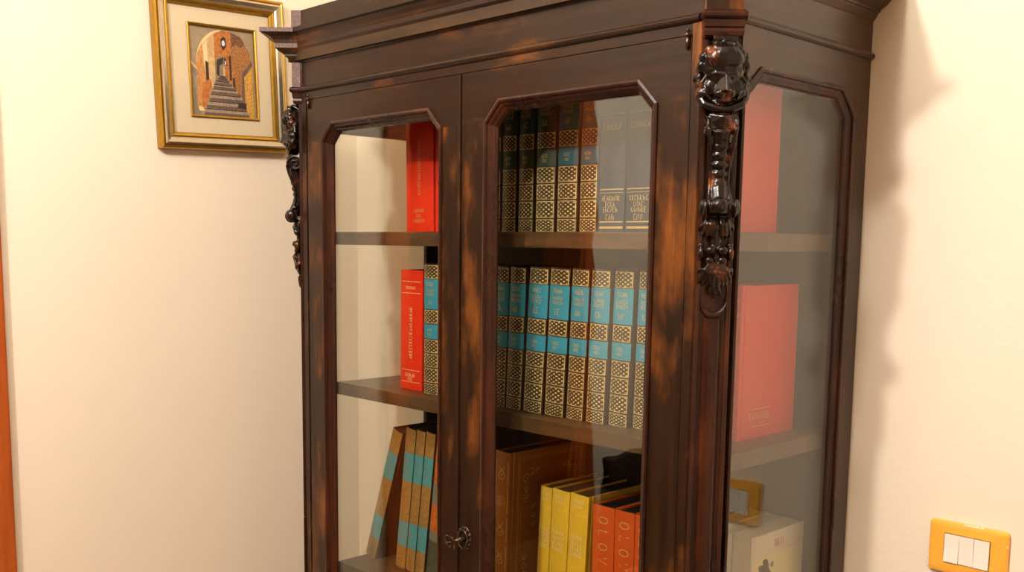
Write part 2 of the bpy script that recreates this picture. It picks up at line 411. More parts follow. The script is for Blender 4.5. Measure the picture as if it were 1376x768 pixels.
# generic wrap: profile (p, z) with projections scaled per edge
def wrap(prof, edges_scale, base):
    """base: polyline of the plan (xy); offset lines by p*scale per edge (outward to the right of travel), mitred"""
    bm = bmesh.new(); rings = []
    n = len(base)
    dirs = [(Vector(base[i+1])-Vector(base[i])).normalized() for i in range(n-1)]
    nor = [Vector((d.y, -d.x)) for d in dirs]
    for i in range(n):
        ring = []
        for p, z in prof:
            if i == 0: q = Vector(base[0]) + nor[0]*p*edges_scale[0]
            elif i == n-1: q = Vector(base[-1]) + nor[-1]*p*edges_scale[-1]
            else:
                a1 = Vector(base[i-1])+nor[i-1]*p*edges_scale[i-1]; d1 = dirs[i-1]
                a2 = Vector(base[i])+nor[i]*p*edges_scale[i]; d2 = dirs[i]
                den = d1.x*d2.y-d1.y*d2.x
                t = ((a2-a1).x*d2.y-(a2-a1).y*d2.x)/den
                q = a1+d1*t
            ring.append((q.x, q.y, z))
        rings.append(ring)
    sweep(bm, rings, False, True); return bm
S2 = math.sqrt(.5)
BW = .0262                                 # half width of the pilaster blocks
CX, CY = (FR+SR)/2, CH/2                   # middle of the right chamfer
def ch(s, t): return (CX + S2*s + S2*t, CY + S2*s - S2*t)
BEAD = [(-.006,-.0005),(0,-.0005),(.003,0),(.0058,.0025),(.0066,.0055),(.0052,.0085),(.002,.0108),(0,.011),(-.006,.011)]
bead = [(p, ZT+.0002+z) for p, z in BEAD]
CORN = [(-.012,1.9255),(.0015,1.9255),(.004,1.929),(.008,1.934),(.0095,1.9365),(.0125,1.937),(.0125,1.9405),(.0165,1.9425),(.024,1.9465),(.029,1.9512),(.0312,1.952),(.0312,1.9607),(.0325,1.962),(.034,1.9675),(.039,1.9735),(.048,1.9777),(.0565,1.9797),(.0585,1.981),(.0585,1.9892),(-.012,1.9892)]
FP = .45
# bead all round with breaks round the pilaster blocks
part('bead_moulding', wrap(bead, (1,), [(FL+.002, .001),(FR-.002, .001)]), M['wood_x'], fz)
for mx in (0, 1):
    bm = wrap(bead, (1,), [(SR, CH+.004),(SR, DEP)]); mirror(bm) if mx else None
    part('bead_moulding', bm, M['wood_y'], fz)
corn = part('cornice', wrap(CORN, (FP,), [(FL-.008, .003),(FR+.008, .003)]), M['wood_x'])
for mx in (0, 1):
    bm = wrap(CORN, (.9,), [(SR, CH-.012),(SR, DEP)]); mirror(bm) if mx else None
    part('cornice', bm, M['wood_y'], corn)
part('top_lid', BX(SL-.0, SR+.0, -.008, DEP, 1.9285, 1.9888), M['wood_in'], corn)
# crown board above the cornice
bm = bmesh.new(); prism(bm, [(FL+.002,-.001),(FR-.002,-.001),(SR+.002,CH+.004),(SR+.002,DEP),(SL-.002,DEP),(SL-.002,CH+.004)], 1.9893, 2.026, 2)
part('crown_board', bm, M['wood_x'])
# pilaster blocks with their own cornice returns, capital, carving, column
def pil_piece(name, builder, mats, parent=None, smooth=False):
    outs = []
    for k in (0, 1):
        bm = builder()
        if k: mirror(bm)
        outs.append(part(name, bm, mats, (parent[k] if parent else None), smooth=smooth))
    return outs
def blk(s, t0, t1, z0, z1, bev=.0008, endmi=None):
    bm = bmesh.new(); pts = [ch(-s, t1), ch(s, t1), ch(s, t0), ch(-s, t0)]
    fs = prism(bm, pts, z0, z1, 2)
    if endmi is not None: fs[1].material_index = endmi; fs[3].material_index = endmi
    return bm
def b_board():
    bm = blk(BW-.001, 0, .0045, .45, 1.9255); return bm
pil = pil_piece('pilaster', b_board, M['wood_red'])
pil_piece('frieze_block', lambda: blk(BW-.0015, .004, .0215, 1.876, 1.9268, endmi=1), [M['wood_z'], M['end']], pil)
pil_piece('crown_block', lambda: blk(BW-.0015, -.004, .0215, 1.9893, 2.027, endmi=1), [M['wood_z'], M['end']], pil)
def b_cornice():
    base = [ch(-BW+.0015, -.003), ch(-BW+.0015, .0215), ch(BW-.0015, .0215), ch(BW-.0015, -.003)]
    bm = wrap(CORN, (.40, 1, .40), base)
    bm.normal_update()
    for f in bm.faces:
        n = f.normal
        if abs(n.z) < .1 and abs(abs(n.x*S2+n.y*S2)) > .95 and f.calc_area() > 2e-4: f.material_index = 1
    return bm
pil_piece('cornice_return', b_cornice, [M['wood_x'], M['end']], pil)
def b_bead():
    base = [ch(-BW+.0015, .002), ch(-BW+.0015, .0215), ch(BW-.0015, .0215), ch(BW-.0015, .002)]
    return wrap([(p*.85, z) for p, z in bead], (.9, .9, .9), base)
pil_piece('bead_return', b_bead, M['wood_red'], pil)
def b_cap():
    base = [ch(-BW+.0025, .001), ch(-BW+.0025, .0150), ch(BW-.0025, .0150), ch(BW-.0025, .001)]
    z = ZT
    return wrap([(-.008,z-.024),(0,z-.024),(.004,z-.021),(.0052,z-.016),(.0035,z-.012),(.0052,z-.010),(.0065,z-.001),(-.008,z-.001)], (.6,1,.6), base)
pil_piece('capital', b_cap, M['wood_red'], pil)
pil_piece('base_block', lambda: blk(BW-.001, .0, .0085, .45, .986), M['wood_red'], pil)
def b_lower():
    bm = bmesh.new(); n = 10; rings = []
    for z, w, d in ((.99,.013,.0085),(1.47,.013,.0085)):
        rings.append([(*ch(w*math.cos(PI-PI*k/n), .0045+d*math.sin(PI*k/n)), z) for k in range(n+1)])
    sweep(bm, rings, False, False)
    # flat fillets along both edges
    for s0, s1 in ((-.0245,-.0185),(.0185,.0245)):
        prism(bm, [ch(s0,.0085),ch(s1,.0085),ch(s1,.003),ch(s0,.003)], .988, 1.843, 2)
    return bm
pil_piece('fluting', b_lower, M['wood_red'], pil, smooth=False)
def b_socket():
    bm = bmesh.new(); n = 16; rings = []
    for z_off, t in ((0,.0045),(0,.012),(-.006,.0155),(-.0105,.011),(-.012,.0045)):
        r = .0175
        rings.append([(*ch(-r*math.cos(PI*k/n)*(1), t), 1.498 - .019*math.sin(PI*k/n) + z_off*(.35+.65*math.sin(PI*k/n))) for k in range(n+1)])
    sweep(bm, rings, False, False); return bm
pil_piece('socket', b_socket, M['wood_red'], pil, smooth=True)

# carved lion console, made once in its own frame (x across, -y out, z up), remeshed into one skin
def carving_mesh():
    bm = bmesh.new()
    E = lambda c, r, rot=None: ball(bm, c, r, 14, rot)
    rx = lambda a: Matrix.Rotation(a, 4, 'X'); ry = lambda a: Matrix.Rotation(a, 4, 'Y'); rz = lambda a: Matrix.Rotation(a, 4, 'Z')
    T = lambda pts, r: tube(bm, pts, r, 10)
    # small scroll above the head
    T([(0,-.006,1.832),(0,-.014,1.838),(0,-.022,1.842),(0,-.026,1.838)], [.007,.006,.005,.005])
    T([(-.016,-.026,1.838),(.016,-.026,1.838)], .0052)
    # skull, heavy brow and short muzzle
    E((0,-.018,1.802), (.0285,.024,.031)); E((0,-.026,1.811), (.0265,.019,.0225), rx(.25))
    E((-.011,-.035,1.812), (.0115,.008,.0135), ry(.2)); E((.011,-.035,1.812), (.0115,.008,.0135), ry(-.2))
    T([(-.024,-.024,1.791),(-.013,-.0365,1.7925),(0,-.0395,1.7895),(.013,-.0365,1.7925),(.024,-.024,1.791)], [.0025,.003,.0035,.003,.0025])
    for s in (-1, 1):
        E((s*.0120,-.0275,1.7855), (.0060,.0035,.0035)); E((s*.0150,-.0235,1.776), (.0115,.0085,.0135), ry(s*.25))
        E((s*.0065,-.0335,1.7665), (.0085,.0085,.0065))
    w = [bm.verts.new(p) for p in ((-.0065,-.036,1.7905),(.0065,-.036,1.7905),(0,-.0435,1.7890),(-.0135,-.031,1.7695),(.0135,-.031,1.7695),(0,-.0505,1.7690),(0,-.033,1.7640),(0,-.018,1.778))]
    for f in ((0,2,5,3),(2,1,4,5),(3,5,6),(5,4,6),(0,1,2),(0,3,7),(1,7,4),(0,7,1),(3,6,7),(6,4,7)): bm.faces.new([w[i] for i in f])
    E((0,-.031,1.7590), (.0100,.0085,.0050))
    # crown of curls
    for k in range(9):
        a = PI*(k+.0)/8; r = .0062+.0015*((k*7) % 3)/2
        E((-.029*math.cos(a)*1.0, -.019-.007*math.sin(a), 1.805+.026*math.sin(a)), (r, r*1.1, r))
        if 0 < k < 8: E((-.022*math.cos(a+.15), -.031-.002*math.sin(a), 1.812+.017*math.sin(a)), (r*.75, r*.7, r*.8))
    for s in (-1, 1):
        for (x, y, z, r) in ((.030,-.016,1.800,.0065),(.031,-.014,1.790,.0065),(.0315,-.016,1.780,.007),(.029,-.020,1.769,.0075),(.026,-.016,1.760,.007)):
            E((s*x,y,z), (r*.75,r*1.1,r))
        T([(s*.028,-.010,1.806),(s*.033,-.012,1.797),(s*.0375,-.010,1.786),(s*.034,-.008,1.783)], [.005,.004,.0022,.001])
        T([(s*.031,-.012,1.778),(s*.031,-.017,1.766),(s*.024,-.024,1.754),(s*.011,-.029,1.7485),(0,-.030,1.7470)], [.004,.0058,.0062,.0056,.005])
        for k in range(4): T([(s*(.024+.002*k),-.026+.003*k,1.790-.005*k),(s*(.029+.0012*k),-.024+.003*k,1.782-.005*k),(s*(.0275+.001*k),-.0265+.003*k,1.774-.005*k)], [.0022,.0032,.0018])
        T([(s*.026,-.024,1.778),(s*.025,-.028,1.768),(s*.017,-.032,1.759)], [.002,.0035,.002])
    E((0,-.014,1.765), (.026,.014,.018)); E((0,-.019,1.7535), (.024,.0105,.0100))
    # top volute with a rolled rim, faced with a faceted leaf
    T([(-.0165,-.0155,1.7255),(.0165,-.0155,1.7255)], .0150)
    for s in (-1, 1):
        T([(s*.0190,-.0155-(.0162-.00052*a)*math.cos(a*.44-.3), 1.7255+(.0162-.00052*a)*math.sin(a*.44-.3)) for a in range(27)], .0023)
        T([(s*.0180,-.0325,1.7225),(s*.0165,-.0285,1.706),(s*.0140,-.0215,1.688),(s*.0120,-.0165,1.668),(s*.0120,-.0165,1.650),(s*.0135,-.0215,1.636),(s*.0155,-.029,1.627)], [.0026,.003,.0028,.0025,.0025,.0027,.0028])
    bmv = [bm.verts.new(p) for p in ((-.019,-.0265,1.7425),(.019,-.0265,1.7425),(.017,-.028,1.728),(0,-.0315,1.7165),(-.017,-.028,1.728),(0,-.0375,1.738),(0,-.01,1.730))]
    for f in ((0,4,5),(4,3,5),(3,2,5),(2,1,5),(1,0,5),(0,1,6),(1,2,6),(2,3,6),(3,4,6),(4,0,6)): bm.faces.new([bmv[i] for i in f])
    # stem with overlapping scales
    T([(0,-.020,1.722),(0,-.015,1.700),(0,-.0105,1.675),(0,-.0105,1.655),(0,-.017,1.636),(0,-.022,1.624)], [.0165,.0145,.0125,.0115,.0125,.013])
    for k in range(6):
        z = 1.712-.0118*k; y = -.0295+.0022*k if k < 5 else -.0205
        E((0, y+.0035, z), (.0118-.0004*k,.0070,.0076), rx(-.62))
    # lower volute with three bosses
    T([(-.0155,-.0235,1.6200),(.0155,-.0235,1.6200)], .0112)
    E((0,-.030,1.6215), (.0125,.0110,.0118)); 
    for s in (-1, 1):
        E((s*.0215,-.0245,1.6205), (.0066,.0100,.0112)); T([(s*.0200,-.0245-(.0128-.0004*a)*math.cos(a*.45-2.2), 1.6200+(.0128-.0004*a)*math.sin(a*.45-2.2)) for a in range(15)], .0022); T([(s*.003,-.020,1.650),(s*.014,-.017,1.634)], [.0045,.004])
    # leaf skirt, berries, acanthus drop
    T([(0,-.008,1.612),(0,-.009,1.575),(0,-.007,1.530),(0,-.006,1.503)], [.010,.009,.007,.004])
    for s in (-1, 1):
        for (x0, x1, z1, y1) in ((.003,.0065,1.577,.019),(.0055,.0125,1.578,.0185),(.008,.0185,1.581,.0165),(.0105,.0235,1.588,.013)):
            T([(s*x0,-.018,1.610),(s*(x0*.45+x1*.55),-y1-.003,1.597),(s*(x0*.1+x1*.9),-y1+.001,z1+.006),(s*x1,-y1+.007,z1)], [.0022,.0031,.0026,.0013])
        T([(s*.004,-.012,1.606),(s*.012,-.0125,1.590),(s*.019,-.009,1.584)], [.006,.006,.004])
        E((s*.0080,-.0185,1.5625), (.0072,.0070,.0066)); E((s*.0085,-.0155,1.5490), (.0068,.0058,.0060)); E((s*.0200,-.0125,1.5580), (.0048,.0062,.0095)); E((s*.0200,-.010,1.569), (.0045,.0045,.0045))
        for (x0, x1, z1) in ((.0012,.0040,1.5045),(.0032,.0105,1.512),(.0050,.0165,1.514),(.0065,.0225,1.517),(.0080,.0240,1.530)):
            T([(s*x0,-.0165,1.546),(s*(x0*.55+x1*.45),-.0205,1.533 if x1 < .02 else 1.536),(s*(x0*.15+x1*.85),-.0185+x1*.12,z1+.007),(s*x1,-.0125+x1*.15,z1)], [.0024,.0034,.0030,.0014])
        T([(s*.003,-.010,1.545),(s*.010,-.0115,1.528),(s*.015,-.008,1.519)], [.005,.007,.004])
        T([(s*.002,-.013,1.520),(s*.006,-.0145,1.508),(s*.0095,-.010,1.500)], [.0024,.0030,.0012])
    T([(0,-.015,1.522),(0,-.0145,1.505),(0,-.009,1.494)], [.0032,.0034,.0015])
    me = bpy.data.meshes.new('carving'); bm.to_mesh(me); bm.free()
    o = bpy.data.objects.new('carving', me); C.objects.link(o)
    r = o.modifiers.new('r', 'REMESH'); r.mode = 'VOXEL'; r.voxel_size = .00105; r.use_smooth_shade = True
    s = o.modifiers.new('s', 'SMOOTH'); s.factor = .5; s.iterations = 2
    dg = bpy.context.evaluated_depsgraph_get(); dg.update()
    res = bpy.data.meshes.new_from_object(o.evaluated_get(dg))
    bpy.data.objects.remove(o)
    res.materials.clear(); res.materials.append(M['carved'])
    res.polygons.foreach_set('use_smooth', [True]*len(res.polygons))
    res.name = 'carving'
    return res
CM = carving_mesh()
for k, p in enumerate(pil):
    o = bpy.data.objects.new('lion_console', CM); C.objects.link(o); o.parent = p
    c = ch(0, .0035)
    if k == 0: o.location = (c[0]-XC, c[1]-.2, 0); o.rotation_euler = (0,0,PI/4)
    else: o.location = (2*XC-c[0]-XC, c[1]-.2, 0); o.rotation_euler = (0,0,-PI/4)
# lower cupboard and plinth
bm = bmesh.new(); plan = lambda e: [(FL-e*.4,.0-e),(FR+e*.4,-e),(SR+e,CH-e*.4),(SR+e,DEP),(SL-e,DEP),(SL-e,CH-e*.4)]
prism(bm, plan(-.002), .09, .325, 2); part('base_cupboard', bm, M['wood_x'])
bm = bmesh.new(); prism(bm, plan(.012), .325, .339, 2); part('waist_moulding', bm, M['wood_x'])
bm = bmesh.new(); prism(bm, plan(.010), 0, .089, 2); part('plinth', bm, M['wood_x'])

# ------------------------------------------------------------------ books
def spine_y(u, w, bulge): 
    q = 2*u/w; return -bulge*(1-q*q)
# stroke letters on a unit cell (width .6, height 1)
GL = {'O': [[(.3+.27*math.cos(2*PI*k/20), .5+.48*math.sin(2*PI*k/20)) for k in range(21)]], 'L': [[(.08,1),(.08,0),(.5,0)]], 'V': [[(0,1),(.3,0),(.6,1)]], 'T': [[(0,1),(.6,1)],[(.3,1),(.3,0)]], 'I': [[(.3,1),(.3,0)]],
      '0': [[(.3+.24*math.cos(2*PI*k/16), .5+.48*math.sin(2*PI*k/16)) for k in range(17)]], '8': [[(.3+.2*math.cos(2*PI*k/12), .74+.22*math.sin(2*PI*k/12)) for k in range(13)], [(.3+.24*math.cos(2*PI*k/12), .26+.25*math.sin(2*PI*k/12)) for k in range(13)]],
      '3': [[(.1,.95),(.45,.9),(.45,.6),(.25,.52),(.5,.4),(.48,.1),(.1,.04)]], '1': [[(.15,.8),(.3,1),(.3,0)]], '2': [[(.08,.8),(.3,1),(.52,.75),(.08,0),(.54,0)]]}
def scrawl(r):
    """one illegible printed character"""
    k = r.randrange(6)
    if k == 0: return [[(.1,0),(.1,1)],[(.1,.55),(.45,.6),(.45,0)]]
    if k == 1: return [[(.5,.9),(.2,.95),(.08,.5),(.2,.05),(.5,.1)]]
    if k == 2: return [[(.1,0),(.3,1),(.5,0)],[(.2,.4),(.42,.4)]]
    if k == 3: return [[(.1,0),(.1,1),(.45,.85),(.1,.5),(.5,0)]]
    if k == 4: return [[(.1,1),(.1,0)],[(.1,1),(.5,1)],[(.1,.5),(.4,.5)],[(.1,0),(.5,0)]]
    return [[(.1,0),(.1,.95),(.45,.1),(.45,1)]]
def ribbon(bm, pts, w, put_, mi=0):
    pts = [Vector(p) for p in pts]; L, Rr = [], []
    for i, p in enumerate(pts):
        d = (pts[min(i+1, len(pts)-1)]-pts[max(i-1, 0)]); d = d.normalized() if d.length > 0 else Vector((1,0)); n = Vector((-d.y, d.x))*w/2
        L.append(bm.verts.new(put_(p+n))); Rr.append(bm.verts.new(put_(p-n)))
    for i in range(len(pts)-1):
        bm.faces.new((L[i], L[i+1], Rr[i+1], Rr[i])).material_index = mi
def textline(bm, strokes, u, z, h, put_, rot=0, w=.0006, adv=.66):
    """strokes: list of glyph stroke lists; u,z = centre; rot 0 horizontal, -1 reads downward, 1 reads upward"""
    n = len(strokes); tot = n*adv*h
    for i, g in enumerate(strokes):
        for s in g:
            pts = []
            for (a, b) in s:
                x = -tot/2 + i*adv*h + a*h; y = (b-.5)*h
                if rot == 0: pts.append((u+x, z+y))
                elif rot == -1: pts.append((u+y, z-x))
                else: pts.append((u-y, z+x))
            ribbon(bm, pts, w, put_)
books = {}
def book(w, h, d, bands, mats, loc, lean, name, label, group, pages='pages', bulge=.003, text=(), textmat='gold', extra=None, turn=0, board=.0022, cat='book', gap=.13, e=.0035):
    """bands: (z0,z1,material index) as fractions of the height from the bottom; local origin at the foot of the spine, bottom corner it leans on"""
    ox = -w/2 if lean > 0 else (w/2 if lean < 0 else 0)
    t = thing(name, label, cat, (loc[0]-ox*1.0 if lean else loc[0], loc[1], loc[2]), (0, lean, turn), group)
    bm = bmesh.new(); uv = bm.loops.layers.uv.new('UVMap'); ns = 10
    us = [-w/2+w*k/ns for k in range(ns+1)]
    Y = lambda u: spine_y(u, w, bulge)
    for (f0, f1, mi) in bands:
        z0, z1 = f0*h, f1*h
        for k in range(ns):
            vs = [bm.verts.new((u+ox, Y(u), z)) for u, z in ((us[k],z0),(us[k+1],z0),(us[k+1],z1),(us[k],z1))]
            f = bm.faces.new(vs); f.material_index = mi; f.smooth = True
            for lp, q in zip(f.loops, ((k/ns,0),((k+1)/ns,0),((k+1)/ns,1),(k/ns,1))): lp[uv].uv = q
    bmesh.ops.remove_doubles(bm, verts=bm.verts[:], dist=1e-6)
    # spine inside + boards with a hinge groove
    cm = len(mats)-1
    vs = [[bm.verts.new((u+ox, Y(u)*.6+board, z)) for u in us] for z in (0, h)]
    for k in range(ns): bm.faces.new((vs[0][k+1], vs[0][k], vs[1][k], vs[1][k+1])).material_index = cm
    for z in (0, 1):
        for k in range(ns):
            a = bm.verts.new((us[k]+ox, Y(us[k]), h*z)); b = bm.verts.new((us[k+1]+ox, Y(us[k+1]), h*z))
            bm.faces.new((a, b, vs[z][k+1], vs[z][k])).material_index = cm
    for s in (-1, 1):
        xo, xi = s*w/2+ox, s*(w/2-board)+ox
        g = s*(w/2-board*.55)+ox
        pts = [(xo,.0),(xo,.006),(g,.0075),(g,.0095),(xo,.011),(xo,d),(xi,d),(xi,.0)]
        prism(bm, pts if s > 0 else pts[::-1], 0, h, 2, cm)
    bmesh.ops.recalc_face_normals(bm, faces=bm.faces[:])
    put('cover', bm, [M[m] for m in mats], t, smooth='raw')
    bm = BX(-w/2+board+.0002+ox, w/2-board-.0002+ox, board+.001, d-e, e*.6, h-e, bev=.0006)
    put('page_block', bm, M[pages], t)
    P = lambda q: (q[0]+ox, Y(max(-w/2, min(w/2, q[0])))-.00035, q[1])
    if text:
        r = random.Random(len(label)*31+int(w*1e5))
        groups = []
        for it in sorted(text, key=lambda q: -(q[1] if q[0] != 'rect' else (q[1]+q[2])/2)):
            z = it[1] if it[0] != 'rect' else (it[1]+it[2])/2
            if groups and groups[-1][0]-z < gap: groups[-1][1].append(it); groups[-1][0] = z
            else: groups.append([z, [it]])
        for gi, (_, items) in enumerate(groups):
          bm = bmesh.new()
          for it in items:
              kind = it[0]
              if kind == 'line':       # frac z, half-width frac, thickness
                  _, fz, hw, th = it; ribbon(bm, [(-w*hw+w*2*hw*k/8, fz*h) for k in range(9)], th, P)
              elif kind == 'scr':      # frac z, count, height, rot, (u frac)
                  _, fz, n, hh, rot = it[:5]; textline(bm, [scrawl(r) for _ in range(n)], (it[5] if len(it) > 5 else 0)*w, fz*h, hh, P, rot, it[6] if len(it) > 6 else hh*.13)
              elif kind == 'txt':
                  _, fz, s, hh, rot = it[:5]; textline(bm, [GL[c] for c in s], (it[5] if len(it) > 5 else 0)*w, fz*h, hh, P, rot, it[6] if len(it) > 6 else hh*.1, it[7] if len(it) > 7 else .66)
              elif kind == 'rect':
                  _, f0, f1, hw, th = it
                  ribbon(bm, [(-w*hw, f0*h),(w*hw, f0*h)], th, P); ribbon(bm, [(-w*hw, f1*h),(w*hw, f1*h)], th, P)
                  for s in (-1, 1): ribbon(bm, [(s*w*hw, f0*h),(s*w*hw, f1*h)], th, P)
              elif kind == 'curl':
                  _, fz, hh = it
                  for s in (-1, 1):
                      ribbon(bm, [(s*hh*.35*math.sin(a*.5)*(1-a/22), fz*h+hh*(a/10-.5)*.9) for a in range(11)], .0013, P)
                      ribbon(bm, [(s*hh*.18*math.cos(a*.6), fz*h+hh*.22*math.sin(a*.6)) for a in range(12)], .0011, P)
          put(('title_lettering', 'volume_lettering', 'lower_lettering')[min(gi, 2)] if kind not in ('rect','curl') else 'gilt_panel', bm, M[textmat], t, smooth='raw')
    if extra: extra(t, w, h, d, ox)
    return t
# encyclopaedia volumes
ENC = [(0,.085,1),(.085,.09,0),(.09,.205,1),(.205,.21,0),(.21,.315,1),(.315,.32,0),(.32,.425,1),(.425,.43,0),(.43,.54,2),(.54,.545,0),(.545,.652,1),(.652,.657,0),(.657,.883,2),(.883,.885,0),(.885,.992,1),(.992,1,0)]
ENCT = [('scr',.846,4,.0082,0),('scr',.800,6,.0062,0),('scr',.770,6,.0062,0),('scr',.708,2,.010,0),('scr',.497,4,.0055,0),('scr',.466,3,.0055,0)]
G1 = 'encyclopaedia volumes with gilt lattice spines on the middle shelf'
mid = [ # left, right, y, label tail
 (.2865,.333,.127,.002, 'brown encyclopaedia volume with teal labels beside the red book behind the left door'),
 (.4842,.5235,.127,.03, 'gilt lattice encyclopaedia volume, leftmost in the right door on the middle shelf'),
 (.5255,.5668,.1255,.035, 'slim gilt lattice volume, second from left behind right door on middle shelf'),
 (.5720,.6205,.124,.05, 'gilt lattice volume third from left on the middle shelf, its teal label half in shadow'),
 (.6240,.6715,.1255,.04, 'gilt lattice volume fourth from left on the middle shelf with bright teal label'),
 (.6750,.7155,.127,.035, 'gilt lattice volume fifth from left on middle shelf, just left of the pale reflection'),
 (.7200,.7625,.1275,.03, 'gilt lattice volume sixth from left on middle shelf, first one under the pale reflection'),
 (.7650,.8070,.134,.028, 'gilt lattice volume seventh from left on middle shelf, second from the right stile'),
 (.8095,.8500,.143,.025, 'gilt lattice volume at the right end of the middle shelf row beside the door stile')]
for i, (a, b, y, ln, lab) in enumerate(mid):
    book(b-a-.001, .2595, .175, ENC, ['leather','lattice','teal','leather'], ((a+b)/2, y, ZS['mid']+.0004), ln, 'book', lab, G1, 'darkpages', .0045, ENCT)
top = [(.4720,.5105,.122,.004,'greenlabel','dark gilt volume at far left of the top shelf behind the right door, nearly hidden'),
 (.5141,.5518,.121,.004,'greenlabel','gilt lattice volume with dark green labels, first fully visible on top right shelf'),
 (.5560,.5946,.121,.006,'greenlabel','narrow gilt lattice volume with dark green labels, second of the top shelf row'),
 (.6001,.6470,.120,.008,'greenlabel','wide gilt lattice volume with green label, third of the top shelf row'),
 (.6510,.6985,.120,.008,'deepteal','gilt lattice volume with deep teal label in the middle of the top shelf row'),
 (.7020,.7415,.121,.006,'deepteal','gilt lattice volume beside the pale reflection on the top shelf, left of navy books')]
for i, (a, b, y, ln, lm, lab) in enumerate(top):
    book(b-a-.001, .2595, .175, ENC, ['leather','lattice',lm,'leather'], ((a+b)/2, y, ZS['top']+.0004), ln, 'book', lab, 'gilt lattice volumes on the top shelf', 'darkpages', .0045, ENCT)
NAV = [('line',.285,.46,.0016),('line',.262,.46,.0006),('scr',.225,7,.0085,0,0,.0009),('scr',.185,4,.008,0,0,.0009),('scr',.148,6,.008,0,0,.0009),('scr',.100,3,.010,0,0,.001),('line',.068,.46,.0018),('line',.030,.46,.0035),('line',.78,.46,.0016),('scr',.70,6,.010,0),('line',.90,.46,.0016)]
for a, b, lab in ((.7440,.7985,'navy blue book with gilt lettering on top shelf, left of the two'), (.8005,.8590,'navy blue book with gilt lettering at right end of top shelf row')):
    book(b-a-.001, .240, .17, [(0,1,0)], ['navy','navy'], ((a+b)/2, .122, ZS['top']+.0004), 0, 'book', lab, 'navy books on the top shelf', 'pages', .004, NAV, gap=.09)
REDT = [('line',.905,.42,.0012),('scr',.855,8,.006,0),('line',.81,.42,.0012),('scr',.48,17,.0095,1,.02),('line',.165,.42,.0009),('scr',.125,6,.008,0),('scr',.09,4,.006,0),('line',.065,.42,.0009)]
REDB = [('line',.86,.40,.0012),('scr',.50,19,.0085,1,.02),('scr',.165,8,.0065,0),('scr',.125,4,.006,0),('scr',.085,8,.0065,0)]
book(.070, .2445, .165, [(0,1,0)], ['red','red'], (.2310+.003, .136, ZS['mid']+.0004), .012, 'book', 'bright red book on the middle shelf behind the left door', 'red cloth books', 'pages', .003, REDT, 'palefoil')
book(.084, .250, .165, [(0,1,0)], ['red','red'], (.2800, .122, ZS['top']+.0004), -.012, 'book', 'bright red book with vertical gilt title on the top shelf, left end', 'red cloth books', 'pages', .003, REDB, 'gold')
book(.080, .250, .165, [(0,1,0)], ['red','red'], (.3665, .123, ZS['top']+.0004), -.006, 'book', 'red book half hidden by the left door stile on the top shelf', 'red cloth books', 'pages', .003, REDB, 'gold')
def red_stamp(t, w, h, d, ox):
    bm = bmesh.new(); P = lambda q: (w/2+ox+.0005, q[0], q[1]); r = random.Random(5)
    for z in (.0465, .019): ribbon(bm, [(.035,z),(.095,z)], .0011, P)
    textline(bm, [scrawl(r) for _ in range(9)], .062, .0345, .0105, P, 0, .0011, .62)
    textline(bm, [scrawl(r) for _ in range(5)], .068, .0245, .005, P, 0, .0006)
    put('gilt_stamp', bm, M['gold'], t, smooth='raw')
book(.060, .2410, .166, [(0,1,0)], ['red','red'], (.9635, .170, ZS['mid']+.0004), 0, 'book', 'red book with gilt stamped cover seen through the side glass, middle shelf', 'red cloth books', 'pages', .003, REDT, 'palefoil', red_stamp)
book(.066, .2240, .150, [(0,1,0)], ['red','red'], (.9520, .122, ZS['top']+.0004), 0, 'book', 'plain red book on the top shelf seen through the side glass', 'red cloth books', 'pages', .003, REDB, 'gold')
# tan volumes with two teal labels, lower shelf left
TW = [(0,.16,0),(.16,.34,1),(.34,.63,0),(.63,.83,1),(.83,1,0)]
TWT = [('scr',.76,5,.0052,-1,-.12),('scr',.70,5,.0052,-1,.12),('scr',.25,4,.0052,-1,0)]
low = ZS['low']+.0006
book(.0335, .3150, .21, TW, ['tweed','tealpaper','darkboard'], (.0690-.0008, .152, low), .327, 'book', 'tan cloth volume with teal labels leaning hard to the right, lower shelf', 'tan volumes with teal labels on the lower shelf', 'darkpages', .003, TWT, 'dimgold')
for a, b, y, lab in ((.1500,.1830,.160,'tan volume with teal labels, nearly upright, left of three beside the leaning one'), (.1840,.2130,.161,'tan volume with teal labels, middle of the three upright ones on the lower shelf'), (.2140,.2440,.162,'tan volume with teal labels, right of the three upright ones on the lower shelf')):
    book(b-a-.0008, .3120, .21, TW, ['tweed','tealpaper','darkboard'], ((a+b)/2, y, low), .125, 'book', lab, 'tan volumes with teal labels on the lower shelf', 'darkpages', .003, TWT, 'dimgold')
book(.034, .302, .21, [(0,.27,1),(.27,.34,2),(.34,.53,0),(.53,.68,2),(.68,1,0)], ['orange','olive','greyprint','darkboard'], (.2650, .165, low), .12, 'book', 'rust orange and olive banded book beside the left door stile, lower shelf', None, 'darkpages', .003, TWT[:2], 'dimgold')
